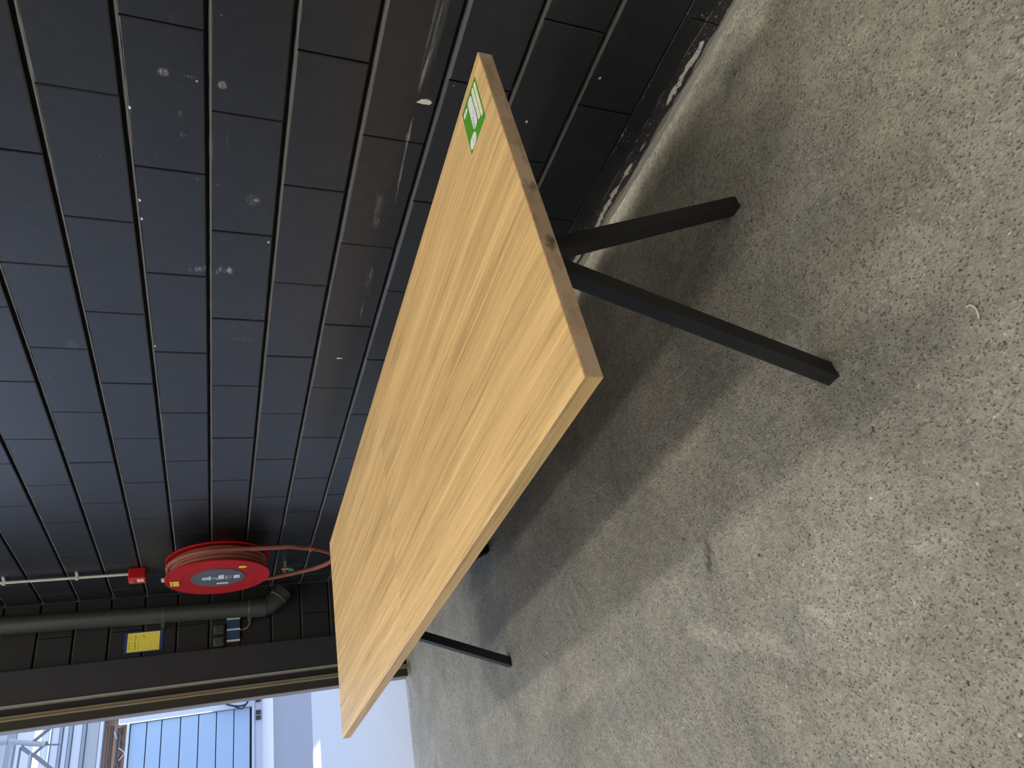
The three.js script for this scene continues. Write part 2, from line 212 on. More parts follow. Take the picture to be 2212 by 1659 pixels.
{
  const w = struct('wall_right');
  part('wall_core', [box(0.024, 0.26, 0, WALL_TOP, -5.64, 12.2), box(0.0, 0.024, BED(-5) + 0.21, WALL_TOP, -5.5, 12.2), box(0.0, 0.024, 0, BED(-5) + 0.21, 0.76, 12.2)], coreMat, w);
  for (let k = 9; k >= -5; k--) {
    const y0 = BED(k), off = (k % 2 === 0) ? BLOCK / 2 : 0, y1 = y0 + 0.21;
    part('mortar_joint', bedGeo(CORNER, 0.76, y0, JB), mortarMat, w);
    for (let i = -5; i < 11; i++) {
      let z1 = HEAD0 + off - i * BLOCK, z0 = z1 - BLOCK; if (z0 > 0.7 || z1 < CORNER + 0.02) continue; z0 = Math.max(z0, CORNER); z1 = Math.min(z1, 0.76);
      const near = (z0 + z1) / 2 > -2.9, m = (z0 + z1) / 2 > -0.45 ? wallPlainMat : near ? wallNearMat : wallFarMat;
      part('block', blockGeo(z0 + JH / 2 + rr(-0.0008, 0.0008), z1 - JH / 2 + rr(-0.0008, 0.0008), y0 + JB / 2, y1 - JB / 2, near ? [-0.2, -3.1] : [-2.7, -5.6]), m, w);
    }
  }
  for (let i = -4; i < 11; i++) { let z1 = HEAD0 + BLOCK * 0.72 - i * BLOCK, z0 = z1 - BLOCK; if (z0 > 0.7 || z1 < CORNER + 0.02) continue; z0 = Math.max(z0, CORNER); z1 = Math.min(z1, 0.76); const near = (z0 + z1) / 2 > -2.9; part('block', blockGeo(z0 + 0.0008, z1 - 0.0008, 0.0, BED(9) + JB / 2 - 0.0025, near ? [-0.2, -3.1] : [-2.7, -5.6]), (z0 + z1) / 2 > -0.3 ? wallPlainMat : near ? wallNearMat : wallFarMat, w); }
  // cement fillet smeared along the foot of the wall
  const P = [], U = []; let prev = null; for (let z = 0.7; z > -5.5; z -= 0.012) { const h = 0.004 + 0.018 * fbm(z * 9, 3, 5, 19) * (0.4 + 0.6 * noise(z * 55, 1, 2)), b = 0.006 + 0.024 * fbm(z * 9, 8, 5, 29) * (0.5 + 0.5 * noise(z * 45, 5, 2)); const row = [[0.001, h, z], [-b * 0.25, h * 0.72, z], [-b * 0.7, h * 0.28, z], [-b, -0.001, z]]; if (prev) for (let k = 0; k < 3; k++) P.push(...prev[k], ...prev[k + 1], ...row[k + 1], ...prev[k], ...row[k + 1], ...row[k]); prev = row; }
  for (let i = 0; i < P.length; i += 3) U.push(P[i + 2] * 3, (P[i] + P[i + 1]) * 3);
  const g = new THREE.BufferGeometry(); g.setAttribute('position', new THREE.Float32BufferAttribute(P, 3)); g.setAttribute('uv', new THREE.Float32BufferAttribute(U, 2)); g.computeVertexNormals();
  const trim = struct('trim_1'); part('cement_fillet', g, mat(lin(0.30, 0.29, 0.265), 0.9, { bumpMap: grainTex, bumpScale: 0.002, side: THREE.DoubleSide }), trim);
}
const JAMB = -0.435;
{ // return of the wall beside the doorway, facing the camera, and the rest of that end wall
  const w = struct('wall_back');
  part('wall_core', [box(-0.775, 0.0, 0, WALL_TOP, -5.60, -5.524), box(-6.6, -0.775, 4.5, WALL_TOP, -5.60, -5.5), box(-9.2, -6.6, 0, WALL_TOP, -5.60, -5.5)], coreMat, w);
  const turn = new THREE.Matrix4().makeRotationY(Math.PI / 2);
  for (let k = 9; k >= -5; k--) {
    const y0 = BED(k), y1 = y0 + 0.21, cut = k % 2 ? -0.235 : JAMB;
    const put = (g) => g.applyMatrix4(turn).translate(0, 0, -5.5); // its face looks to +z
    part('mortar_joint', put(bedGeo(JAMB, 0, y0, JB)), mortarShadedMat, w);
    for (const [a0, a1] of k % 2 ? [[-0.233, -0.002], [JAMB, -0.236]] : [[JAMB, -0.002]]) part('block', put(blockGeo(a0, a1, y0 + JB / 2, y1 - JB / 2, [0, 2.9])), wallShadedMat, w);
  }
  part('block', (blockGeo(JAMB, -0.002, 0, BED(9) + JB / 2 - 0.0025, [0, 2.9])).applyMatrix4(turn).translate(0, 0, -5.5), wallShadedMat, w);
}
{ // doorway: flat steel plate, weather strips and guide of the big door
  const d = struct('door_1');
  part('jamb_plate', rbox(-0.643, -0.432, 0, 4.5, -5.514, -5.452, 0.003), mat(lin(0.022, 0.024, 0.03), 0.5, { bumpMap: grainTex, bumpScale: 0.0004 }), d);
  part('edge_strip', rbox(-0.652, -0.641, 0, 4.5, -5.514, -5.440, 0.002), mat(lin(0.30, 0.285, 0.25), 0.6), d);
  part('guide_channel', box(-0.694, -0.652, 0, 4.5, -5.514, -5.50), mat(lin(0.012, 0.012, 0.013), 0.8), d);
  part('brush_seal', [rbox(-0.716, -0.694, 0, 4.5, -5.514, -5.478, 0.006), rbox(-0.7235, -0.7165, 0, 4.5, -5.514, -5.466, 0.003)], mat(lin(0.30, 0.25, 0.17), 0.95, { bumpMap: grainTex, bumpScale: 0.003 }), d);
  part('reveal', box(-0.775, -0.7235, 0, 4.5, -5.514, -5.502), mat(lin(0.03, 0.026, 0.022), 0.8), d);
  part('jamb_return', rbox(-0.781, -0.775, 0, 4.5, -5.6, -5.498, 0.001), mat(lin(0.22, 0.21, 0.20), 0.5), d);
}
{ // the rest of the hall, outside the frame
  const c = struct('ceiling'); part('roof_deck', box(-9.2, 0.26, WALL_TOP, WALL_TOP + 0.2, -5.6, 12.2), mat(lin(0.42, 0.42, 0.41), 0.8), c);
  const l = struct('wall_left'); part('wall_core', box(-9.2, -9.0, 0, WALL_TOP, -5.5, 12.2), mat(lin(0.40, 0.40, 0.39), 0.8), l);
  const f = struct('wall_front'); part('wall_core', box(-9.2, 0.26, 0, WALL_TOP, 12.0, 12.2), mat(lin(0.50, 0.49, 0.47), 0.8), f);
}
for (const [set, z] of [['', LAMP_Z], [', added behind the camera as unseen fill', LAMP_Z + 9.4]]) LAMP_ROWS.forEach((x, i) => {  // second set is added behind the camera to brighten the table end
  const t = thing('ceiling_lamp', ['long tubular ceiling lamp nearest the black block wall', 'long tubular ceiling lamp in the middle row', 'long tubular ceiling lamp farthest from the block wall'][i] + (set || ', in the set above the table'), 'lamp', [x, LAMP_Y, z]);
  part('housing', rbox(-0.1, 0.1, 0.012, 0.2, -LAMP_LEN / 2, LAMP_LEN / 2, 0.01), mat(lin(0.7, 0.7, 0.7), 0.5), t);
  part('diffuser', box(-LAMP_W / 2, LAMP_W / 2, 0, 0.012, -LAMP_LEN / 2, LAMP_LEN / 2), new THREE.MeshStandardMaterial({ color: 0xffffff, emissive: LAMP_COLOR, emissiveIntensity: 4 }), t);
  const L = new THREE.RectAreaLight(LAMP_COLOR, LAMP_POWER, LAMP_W, LAMP_LEN); L.position.set(0, -0.006, 0); L.rotation.x = -Math.PI / 2; t.add(L);
});

// ------------------------------------------------------------------ the table
const wood = (() => {
  const w = 2048, h = 2048, d = new Uint8Array(w * h * 4);
  for (let y = 0; y < h; y++) for (let x = 0; x < w; x++) {
    const u = x / w * 2.95, v = y / h * 1.02, bend = 0.022 * (fbm(u * 0.9, v * 2.5, 2, 4) - 0.5) + 0.008 * (fbm(u * 3, v * 8, 2, 6) - 0.5), q = v + bend;
    const board = Math.floor((v + 0.012 * noise(u * 0.6, v * 3, 3)) / 0.128), bt = hash(board, 3, 9) - 0.5;
    const broad = fbm(u * 0.7 + board * 9, q * 16, 3, 10), mid = fbm(u * 1.3 + board * 5, q * 55, 3, 20), fine = fbm(u * 7, q * 320, 3, 30), pore = noise(u * 45, q * 900, 40);
    const flow = smooth(0.60, 0.78, fbm(u * 1.1 + 31, q * 34, 3, 50)), dark = smooth(0.63, 0.8, fbm(u * 2.6 + 7, q * 95, 3, 60)), pale = smooth(0.6, 0.78, fbm(u * 0.9 + 77, q * 60, 3, 70));
    let t = 1 + 0.12 * bt + 0.22 * (broad - 0.5) + 0.30 * (mid - 0.5) + 0.31 * (fine - 0.5) - 0.13 * flow - 0.22 * dark + 0.13 * pale - 0.10 * smooth(0.72, 0.9, pore);
    t *= 1 + 0.03 * (hash(x, y, 3) - 0.5);
    const g = clamp(1.15 - t, -0.3, 0.6), to = (c) => 255 * Math.pow(clamp(c), 1 / 2.2);
    d.set([to(0.74 * t), to(0.51 * t * (1 - 0.10 * g)), to(0.232 * t * (1 - 0.30 * g)), 255], (y * w + x) * 4);
  }
  return dataTex(d, w, h, true);
})();
const woodTop = new THREE.MeshStandardMaterial({ map: wood, roughness: 0.5, bumpMap: wood, bumpScale: 0.0006 });
const TABLE = { x: -0.7674, z: -2.3618, turn: 2.5825, L: 2.9514, W: 1.0174, H: 0.76, T: 0.0388 };
const table = thing('dining_table', 'long light wooden table on black slanting steel legs beside the black block wall', 'table', [TABLE.x, 0, TABLE.z]);
table.rotation.y = R(TABLE.turn);
{
  const { L, W, H, T } = TABLE, g = new RoundedBoxGeometry(W, T, L, 3, 0.0025), p = g.attributes.position, n = g.attributes.normal, uv = g.attributes.uv;
  for (let i = 0; i < p.count; i++) { const x = p.getX(i), y = p.getY(i), z = p.getZ(i), ax = Math.abs(n.getX(i)), ay = Math.abs(n.getY(i)); if (ay > 0.6) uv.setXY(i, z / 2.95, x / 1.02 + 0.5); else if (ax > 0.6) uv.setXY(i, z / 2.95 + 0.3, y / 1.02 + 0.13); else uv.setXY(i, 0.37 + y * 0.35, x / 1.02 * 0.62 + 0.5); }
  g.translate(0, H - T / 2, 0); const top = part('tabletop', g, woodTop, table);
  const ends = canvasTex(2048, 128, (c, w, h) => { // sawn end grain of the glued lamellas
    c.fillStyle = '#cdb394'; c.fillRect(0, 0, w, h); let x = 0; while (x < w) { const l = rr(70, 300), t = rr(-14, 12); c.fillStyle = `rgb(${202 + t},${174 + t},${146 + t})`; c.fillRect(x, 0, l, h); const cx = x + l * rr(-0.3, 1.3), cy = h * rr(1.5, 4) * (rnd() < 0.5 ? -1 : 1); for (let k = 0; k < 26; k++) { c.strokeStyle = `rgba(110,84,60,${rr(0.03, 0.13)})`; c.lineWidth = rr(1, 4); c.save(); c.beginPath(); c.rect(x, 0, l, h); c.clip(); c.beginPath(); c.arc(cx, cy, Math.abs(cy) - h * 0.6 + k * 16, 0, 7); c.stroke(); c.restore(); } x += l; }
    for (let i = 0; i < 90; i++) { c.fillStyle = `rgba(${rnd() < 0.6 ? '88,66,46' : '205,184,160'},${rr(0.03, 0.12)})`; c.beginPath(); c.ellipse(rnd() * w, rnd() * h, rr(10, 70), rr(6, 40), 0, 0, 7); c.fill(); }
    for (const [u, a] of [[0.33, 0.45], [0.5, 0.35], [0.32, 0.3]]) for (let i = 0; i < 12; i++) { c.fillStyle = `rgba(60,48,36,${a * 0.35})`; c.beginPath(); c.ellipse(u * w + rr(-30, 30), h * rr(0.3, 0.9), rr(8, 30), rr(8, 26), 0, 0, 7); c.fill(); }
    for (let i = 0; i < 5000; i++) { c.fillStyle = `rgba(${rnd() < 0.5 ? '70,50,34' : '220,200,175'},.14)`; c.fillRect(rnd() * w, rnd() * h, rr(1, 3), rr(1, 4)); }
  });
  const endMat = mat(0xffffff, 0.75, { map: ends, bumpMap: ends, bumpScale: 0.0006 });
  for (const s of [1, -1]) part('end_grain', new THREE.BoxGeometry(W - 0.0055, T - 0.0055, 0.0012).translate(0, H - T / 2, s * (L / 2)), endMat, top);
  const steel = mat(lin(0.009, 0.0095, 0.011), 0.45, { bumpMap: grainTex, bumpScale: 0.0002 });
  // two pairs of 40 mm square tubes, each pair meeting under the top
  const leg = (xf, xt, z) => { const y1 = 0.708, half = 0.0215; const s = new THREE.Shape([[xf - half, 0], [xf + half, 0], [xt + half, y1], [xt - half, y1]].map(([a, b]) => new THREE.Vector2(a, b))); return new THREE.ExtrudeGeometry(s, { depth: 0.034, bevelEnabled: true, bevelThickness: 0.003, bevelSize: 0.0022, bevelOffset: -0.0022, bevelSegments: 2 }).translate(0, 0, z - 0.017); };
  const inv = new THREE.Matrix4().makeRotationY(-R(TABLE.turn)), loc = (x, z) => new THREE.Vector3(x - TABLE.x, 0, z - TABLE.z).applyMatrix4(inv);
  for (const [zl, list] of [[-1.02, [[-1.081, -0.786], [-0.484, -0.775]]], [-3.40, [[-1.180, -0.885], [-0.585, -0.874]]]]) {
    const c = loc(-0.785, zl);
    for (const [f, t] of list) { const a = loc(f, zl), b = loc(t, zl); part('leg', leg(a.x, b.x, c.z), steel, table); }
    const m = loc((list[0][1] + list[1][1]) / 2, zl); part('mounting_plate', rbox(m.x - 0.16, m.x + 0.16, 0.706, 0.7215, c.z - 0.05, c.z + 0.05, 0.002), steel, table);
  }
  // price sticker near the far right corner of the near end, turned a little
  const sq = loc(-0.3085, -1.0138), st = canvasTex(1024, 768, (g, w, h) => {
    g.fillStyle = '#55a52b'; g.fillRect(0, 0, w, h); const S = (x) => x * w / 0.159, T = (z) => z * h / 0.116; g.lineCap = 'round';
    const pill = (x0, z0, x1, z1, c) => { g.fillStyle = c; g.beginPath(); g.roundRect(S(x0), T(z0), S(x1 - x0), T(z1 - z0), Math.min(S(x1 - x0), T(z1 - z0)) * 0.48); g.fill(); };
    pill(0.010, 0.006, 0.137, 0.0195, '#fbf6e2'); pill(0.0095, 0.0225, 0.126, 0.0375, '#f8f6ea'); pill(0.0115, 0.0425, 0.123, 0.073, '#edf1f6'); pill(0.0145, 0.0805, 0.031, 0.110, '#f4faf8'); pill(0.120, 0.066, 0.156, 0.112, '#eef3f6');
    const scrawl = (x0, z0, x1, z1, amp, c, lw, nn) => { g.strokeStyle = c; g.lineWidth = lw; g.beginPath(); for (let i = 0; i <= nn; i++) { const t = i / nn; g.lineTo(S(x0 + (x1 - x0) * t), T(z0 + (z1 - z0) * t + rr(-amp, amp))); } g.stroke(); };
    scrawl(0.028, 0.013, 0.055, 0.013, 0.0035, '#8a7466', 6, 14); scrawl(0.085, 0.013, 0.112, 0.013, 0.0035, '#b07a78', 6, 12); scrawl(0.026, 0.030, 0.05, 0.030, 0.0025, '#a08e80', 5, 12); scrawl(0.058, 0.030, 0.066, 0.030, 0.003, '#8a7c70', 5, 4); scrawl(0.082, 0.030, 0.094, 0.030, 0.005, '#3c4f46', 6, 8); scrawl(0.104, 0.030, 0.114, 0.032, 0.003, '#59685f', 5, 4);
    scrawl(0.062, 0.052, 0.078, 0.060, 0.003, '#59606a', 6, 6); scrawl(0.082, 0.060, 0.118, 0.066, 0.005, '#3c4048', 8, 16); scrawl(0.0185, 0.095, 0.027, 0.095, 0.006, '#69757a', 7, 7); scrawl(0.128, 0.089, 0.149, 0.089, 0.001, '#59616a', 8, 10);
  });
  const sg = new THREE.PlaneGeometry(0.159, 0.116, 6, 4).rotateX(-Math.PI / 2); { const q = sg.attributes.position, u = sg.attributes.uv; for (let i = 0; i < q.count; i++) { u.setXY(i, 0.5 - q.getX(i) / 0.159, 0.5 - (0.5 - (0.5 + q.getZ(i) / 0.116)) ); u.setY(i, 0.5 + q.getZ(i) / 0.116 * 1 ); q.setY(i, 0.0006); } }
  const base = box(-0.0795, 0.0795, 0, 0.0005, -0.058, 0.058);
  const s = part('sticker', sg, mat(0xffffff, 0.35, { map: st }), table); s.position.set(sq.x, H, sq.z); s.rotation.y = -R(TABLE.turn); s.userData.label = 'green price sticker with white handwritten strips';
  part('sticker_edge', base, mat(lin(0.09, 0.36, 0.03), 0.4), s);
}

// ------------------------------------------------------------------ fire hose reel and its services on the wall
const redPaint = new THREE.MeshPhysicalMaterial({ color: lin(0.38, 0.006, 0.0065), roughness: 0.6, specularIntensity: 0.4 }), redRough = mat(lin(0.40, 0.012, 0.012), 0.55), hoseMat = mat(lin(0.235, 0.075, 0.055), 0.75, { bumpMap: grainTex, bumpScale: 0.0015 });
{
  const C = [-0.22, 1.338, -4.602], t = thing('fire_hose_reel', 'round red fire hose reel with grey hub label on the black wall', 'fire hose reel', [0, C[1], C[2]]);
  const disc = (pts) => new THREE.LatheGeometry(pts.map(([r, h]) => new THREE.Vector2(r, h)), 96).rotateZ(Math.PI / 2); // +y of the lathe becomes -x
  const prof = [[0.0, 0.004]]; for (const r of [0.17, 0.205, 0.222, 0.25]) prof.push([r, 0.004], [r + 0.004, 0.0058], [r + 0.009, 0.004]); prof.push([0.294, 0.004], [0.3, 0.008], [0.304, 0.006], [0.304, -0.004], [0.298, -0.004], [0.0, -0.003]);
  part('front_disc', disc(prof).translate(-0.215, 0, 0), redPaint, t);
  part('back_disc', disc([[0, 0.003], [0.288, 0.003], [0.299, 0.012], [0.304, 0.010], [0.304, -0.002], [0, -0.003]]).translate(-0.098, 0, 0), redPaint, t);
  part('drum', new THREE.CylinderGeometry(0.15, 0.15, 0.1, 48).rotateZ(Math.PI / 2).translate(-0.156, 0, 0), redRough, t);
  const turns = []; let n = 0; for (const r of [0.178, 0.208, 0.238]) for (const x of [-0.118, -0.145, -0.172, -0.199]) { const g = new THREE.TorusGeometry(r, 0.0145, 10, 72).rotateY(Math.PI / 2).rotateX(0.3 * n++); g.translate(x + 0.004 * Math.sin(n), 0.004 * Math.cos(n * 2), 0.003 * Math.sin(n * 3)); turns.push(g); }
  for (const x of [-0.128, -0.156, -0.184]) { const g = new THREE.TorusGeometry(0.266, 0.0145, 10, 80).rotateY(Math.PI / 2); g.translate(x, -0.004, 0.003); turns.push(g); }
  part('hose_coil', turns, hoseMat, t);
  const P = (x, y, z) => [x, y - C[1], z - C[2]];
  const arc = []; for (let a = 100; a >= 12; a -= 11) arc.push([-0.150, 0.288 * Math.sin(R(a)), 0.288 * Math.cos(R(a))]);
  part('hose', tube([...arc, P(-0.15, 1.25, -4.318), P(-0.15, 1.11, -4.328), P(-0.15, 1.0, -4.332), P(-0.15, 0.915, -4.336), P(-0.15, 0.855, -4.366), P(-0.15, 0.795, -4.386), P(-0.152, 0.735, -4.42), P(-0.155, 0.675, -4.47), P(-0.16, 0.635, -4.535), P(-0.166, 0.650, -4.61), P(-0.17, 0.733, -4.70), P(-0.17, 0.82, -4.743), P(-0.17, 0.908, -4.787), P(-0.17, 1.015, -4.827), P(-0.165, 1.07, -4.845)], 0.0138, 220, 12), hoseMat, t);
  const tie = part('hose_tie', [new THREE.TorusGeometry(0.017, 0.006, 8, 20).rotateX(Math.PI / 2 - 0.3).translate(...P(-0.15, 0.80, -4.386)), rbox(-0.165, -0.155, -0.02, 0.02, -0.006, 0.006, 0.002).translate(0, 0.80 - C[1], -4.372 - C[2])], mat(lin(0.42, 0.10, 0.09), 0.6), t); tie.userData.label = 'pinkish strap tying the hose loop';
  part('wall_bracket', [rbox(-0.098, -0.004, -0.06, 0.06, -0.05, 0.05, 0.004), rbox(-0.012, -0.001, -0.09, 0.09, -0.06, 0.06, 0.003)], redRough, t);
  const face = canvasTex(512, 512, (g, w) => {
    g.fillStyle = '#575b62'; g.fillRect(0, 0, w, w); const q = (x, y, a, b, c = '#dfe6ea') => { g.fillStyle = c; g.fillRect(x * w, y * w, a * w, b * w); }; // flat print: pictogram, line of text, approval mark
    q(0.43, 0.20, 0.055, 0.12); q(0.52, 0.20, 0.055, 0.12); q(0.40, 0.325, 0.22, 0.035); g.fillStyle = '#8d9399'; g.beginPath(); g.arc(0.5 * w, 0.42 * w, 0.055 * w, 0, 7); g.fill(); q(0.42, 0.455, 0.045, 0.11); q(0.42, 0.52, 0.24, 0.085, '#d3dcdf'); q(0.46, 0.50, 0.17, 0.03);
    for (let k = 0; k < 4; k++) { g.fillStyle = k ? '#a9b0b6' : '#d7dee2'; let x = 0.40; while (x < 0.61) { const l = rr(0.01, 0.05); g.fillRect(x * w, (0.635 + k * 0.035) * w, l * w, (k ? 0.014 : 0.022) * w); x += l + 0.01; } }
    q(0.42, 0.79, 0.18, 0.11, '#efeaf6'); g.fillStyle = '#4b4f6b'; g.beginPath(); g.moveTo(0.5 * w, 0.82 * w); g.lineTo(0.53 * w, 0.865 * w); g.lineTo(0.47 * w, 0.865 * w); g.fill(); q(0.13, 0.47, 0.075, 0.22, '#f3dcd6');
  });
  const hub = new THREE.CircleGeometry(0.155, 64).rotateY(-Math.PI / 2); part('hub_label', [hub.translate(-0.2216, 0, 0)], mat(0xffffff, 0.4, { map: face }), t); part('hub_rim', disc([[0.1545, 0.0], [0.1575, 0.002], [0.1575, -0.004], [0.1545, -0.004]]).translate(-0.2195, 0, 0), mat(lin(0.06, 0.062, 0.07), 0.5), t);
  const yel = mat(lin(0.80, 0.52, 0.02), 0.5);
  const y1 = part('yellow_tag', [rbox(-0.2245, -0.2225, 0.222, 0.272, -0.09, -0.002, 0.0008)], yel, t); y1.userData.label = 'yellow rectangular tag with dark line'; part('tag_print', box(-0.2253, -0.2246, 0.257, 0.261, -0.085, -0.01), mat(lin(0.12, 0.07, 0.01), 0.6), y1);
  const y2 = part('yellow_tag', new THREE.SphereGeometry(0.025, 24, 10).scale(0.1, 1, 0.85).translate(-0.223, -0.138, 0.172), yel, t); y2.userData.label = 'yellow oval tag';
  part('paper_tag', rbox(-0.222, -0.21, 0.296, 0.318, -0.005, 0.04, 0.002), mat(lin(0.62, 0.50, 0.46), 0.7), t);
}
{
  const t = thing('alarm_box', 'small red box on the wall above the hose reel', 'box', [0, 1.825, -4.975]);
  part('body', rbox(-0.066, 0, -0.05, 0.05, -0.052, 0.052, 0.008, 3), redPaint, t);
  part('cover', rbox(-0.072, -0.064, -0.05, 0.05, -0.052, 0.052, 0.004, 2), mat(lin(0.55, 0.045, 0.045), 0.4), t);
  const w = mat(lin(0.75, 0.70, 0.68), 0.5); for (const y of [-0.010, -0.030]) part('white_label', rbox(-0.0745, -0.071, y - 0.009, y + 0.009, -0.015, 0.03, 0.001), w, t);
  part('push_button', new THREE.CylinderGeometry(0.012, 0.012, 0.006, 20).rotateZ(Math.PI / 2).translate(-0.074, 0.028, 0.0), mat(lin(0.62, 0.12, 0.10), 0.4), t);
}
{
  const grey = mat(lin(0.52, 0.52, 0.48), 0.5), t = thing('conduit_pipe', 'thin pale grey conduit rising up the wall from the red box', 'pipe', [-0.026, 1.875, -4.965]);
  part('tube', rod([0, 0, 0], [0, 1.5, 0.012], 0.0088), grey, t);
  for (const y of [0.29, 0.675, 1.06]) part('clip', [rbox(-0.013, 0.026, y - 0.009, y + 0.009, -0.012, 0.013, 0.003), rbox(0.012, 0.026, y - 0.007, y + 0.007, 0.010, 0.045, 0.002)], grey, t);
}
{
  const pvc = mat(lin(0.040, 0.044, 0.046), 0.42), t = thing('drain_pipe', 'thick black drainpipe in the corner behind the hose reel', 'pipe', [-0.187, 1.07, -5.412]);
  part('pipe_tube', rod([0, 0.02, 0], [0.056, 2.3, 0], 0.058, 40), pvc, t);
  part('pipe_socket', new THREE.LatheGeometry([[0.058, -0.055], [0.0655, -0.055], [0.0665, -0.05], [0.0665, 0.06], [0.064, 0.068], [0.058, 0.07]].map(([a, b]) => new THREE.Vector2(a, b)), 40).translate(0, -0.005, 0), pvc, t);
  part('elbow', [new THREE.TubeGeometry(new THREE.CatmullRomCurve3([[0, 0.0, 0], [0.004, -0.06, 0], [0.03, -0.11, 0], [0.08, -0.165, 0], [0.105, -0.19, 0]].map(V)), 30, 0.064, 32)], pvc, t);
  part('elbow_rim', new THREE.TorusGeometry(0.064, 0.006, 10, 36).rotateX(Math.PI / 2).rotateZ(R(48)).translate(0.06, -0.143, 0), mat(lin(0.09, 0.09, 0.085), 0.6), t);
  const zinc = mat(lin(0.10, 0.095, 0.085), 0.5, { metalness: 0.4 });
  for (const y of [0.055, 0.615]) { const x = 0.0245 * y; part('pipe_clamp', [new THREE.CylinderGeometry(0.0610, 0.0610, 0.014, 40, 1, true).translate(x, y, 0), new THREE.TorusGeometry(0.0605, 0.002, 6, 40).rotateX(Math.PI / 2).translate(x, y + 0.007, 0), rbox(x - 0.09, x - 0.055, y - 0.011, y + 0.011, -0.012, 0.012, 0.003), rod([x - 0.075, y, 0], [x - 0.075, y, -0.085], 0.005)], zinc, t); }
}
{
  const t = thing('stop_valve', 'small valve with green handle below the hose reel', 'valve', [-0.004, 0.885, -5.0]);
  part('valve_body', [rod([0.004, 0.02, 0], [-0.055, 0.02, 0], 0.010), rod([-0.05, -0.01, 0], [-0.05, 0.045, 0], 0.009)], mat(lin(0.45, 0.42, 0.3), 0.4, { metalness: 0.5 }), t);
  part('handle', new THREE.CylinderGeometry(0.021, 0.021, 0.012, 24).rotateZ(Math.PI / 2).translate(-0.058, -0.018, 0.0), mat(lin(0.06, 0.30, 0.08), 0.5), t);
  part('cap', rbox(-0.066, -0.045, 0.012, 0.034, -0.045, -0.012, 0.004), mat(lin(0.42, 0.05, 0.04), 0.5), t);
}
{
  const t = thing('warning_sign', 'yellow sign in a blue frame on the wall left of the drainpipe', 'sign', [-0.322, 1.802, -5.5]);
  part('back_plate', rbox(-0.07, 0.07, -0.118, 0.118, 0.0, 0.006, 0.002), mat(lin(0.022, 0.055, 0.20), 0.4), t);
  const tx = canvasTex(384, 640, (g, w, h) => { g.fillStyle = '#f0e45c'; g.fillRect(0, 0, w, h); for (let i = 0; i < 300; i++) { g.fillStyle = `rgba(${190 + 40 * rnd()},${180 + 40 * rnd()},50,.12)`; g.beginPath(); g.ellipse(rnd() * w, rnd() * h, rr(4, 26), rr(3, 14), 0, 0, 7); g.fill(); }
    const line = (x0, x1, y, amp, lw, c) => { g.strokeStyle = c; g.lineWidth = lw; g.lineJoin = 'round'; g.beginPath(); const n = Math.round((x1 - x0) / 9); for (let i = 0; i <= n; i++) g.lineTo(x0 + (x1 - x0) * i / n, y + rr(-amp, amp)); g.stroke(); };
    line(60, 190, 42, 6, 9, '#7a7218'); line(190, 220, 44, 13, 8, '#7a7218'); line(250, 320, 46, 9, 6, '#a59c34'); line(50, 330, 98, 3, 3, '#b5ab3e'); line(45, 85, 152, 16, 9, '#6f680e'); line(95, 200, 156, 15, 10, '#6f680e'); line(225, 325, 156, 15, 9, '#6f680e'); line(60, 190, 222, 4, 8, '#9b9226'); line(190, 320, 224, 3, 7, '#a79e32');
    g.fillStyle = 'rgba(150,140,40,.35)'; g.beginPath(); g.moveTo(240, 350); g.lineTo(330, 340); g.lineTo(325, 265); g.fill(); line(80, 150, 470, 3, 5, '#b0a63c'); g.strokeStyle = '#e9e3a0'; g.lineWidth = 8; g.strokeRect(3, 3, w - 6, h - 6); });
  const fg = new THREE.PlaneGeometry(0.127, 0.198).translate(-0.001, 0.002, 0.0085); part('yellow_sheet', fg, mat(0xffffff, 0.55, { map: tx }), t); part('sheet_edge', box(-0.0645, 0.0625, -0.097, 0.101, 0.006, 0.0083), mat(lin(0.6, 0.55, 0.12), 0.6), t);
}
{
  const t = thing('switch_box', 'blue box with three white stripes low beside the drainpipe', 'switch box', [-0.307, 1.23, -5.5]);
  part('body', rbox(-0.082, 0.082, -0.044, 0.044, 0, 0.024, 0.004), mat(lin(0.022, 0.06, 0.15), 0.4), t);
  for (const x of [-0.077, 0.0, 0.077]) part('white_stripe', rbox(x - 0.006, x + 0.006, -0.0455, 0.0455, 0.002, 0.027, 0.0015), mat(lin(0.6, 0.64, 0.62), 0.5), t);
  const c = thing('power_cable', 'short pale cable looping from the striped blue box to the drainpipe', 'cable', [-0.312, 1.186, -5.488]);
  part('cable_run', tube([[0, 0.003, 0], [0.0, -0.02, 0.0], [0.012, -0.05, 0.004], [0.04, -0.066, 0.004], [0.06, -0.068, 0.004], [0.09, -0.064, 0.0]], 0.0045, 40, 8), mat(lin(0.22, 0.19, 0.15), 0.6), c);
  const dark = mat(lin(0.035, 0.038, 0.038), 0.5);
  [[-0.302, 'dark grey wall socket above the blue box, the one nearer the drainpipe'], [-0.386, 'dark grey wall socket above the blue box, the one nearer the doorway']].forEach(([x, l]) => {
    const s = thing('wall_socket', l, 'socket', [x, 1.325, -5.5]); part('housing', rbox(-0.033, 0.033, -0.036, 0.036, 0, 0.042, 0.007, 3), dark, s); part('lid', rbox(-0.029, 0.029, -0.030, 0.024, 0.040, 0.050, 0.005, 3), dark, s); part('hinge', rod([-0.02, 0.029, 0.044], [0.02, 0.029, 0.044], 0.004), mat(lin(0.12, 0.12, 0.12), 0.4), s);
  });
}
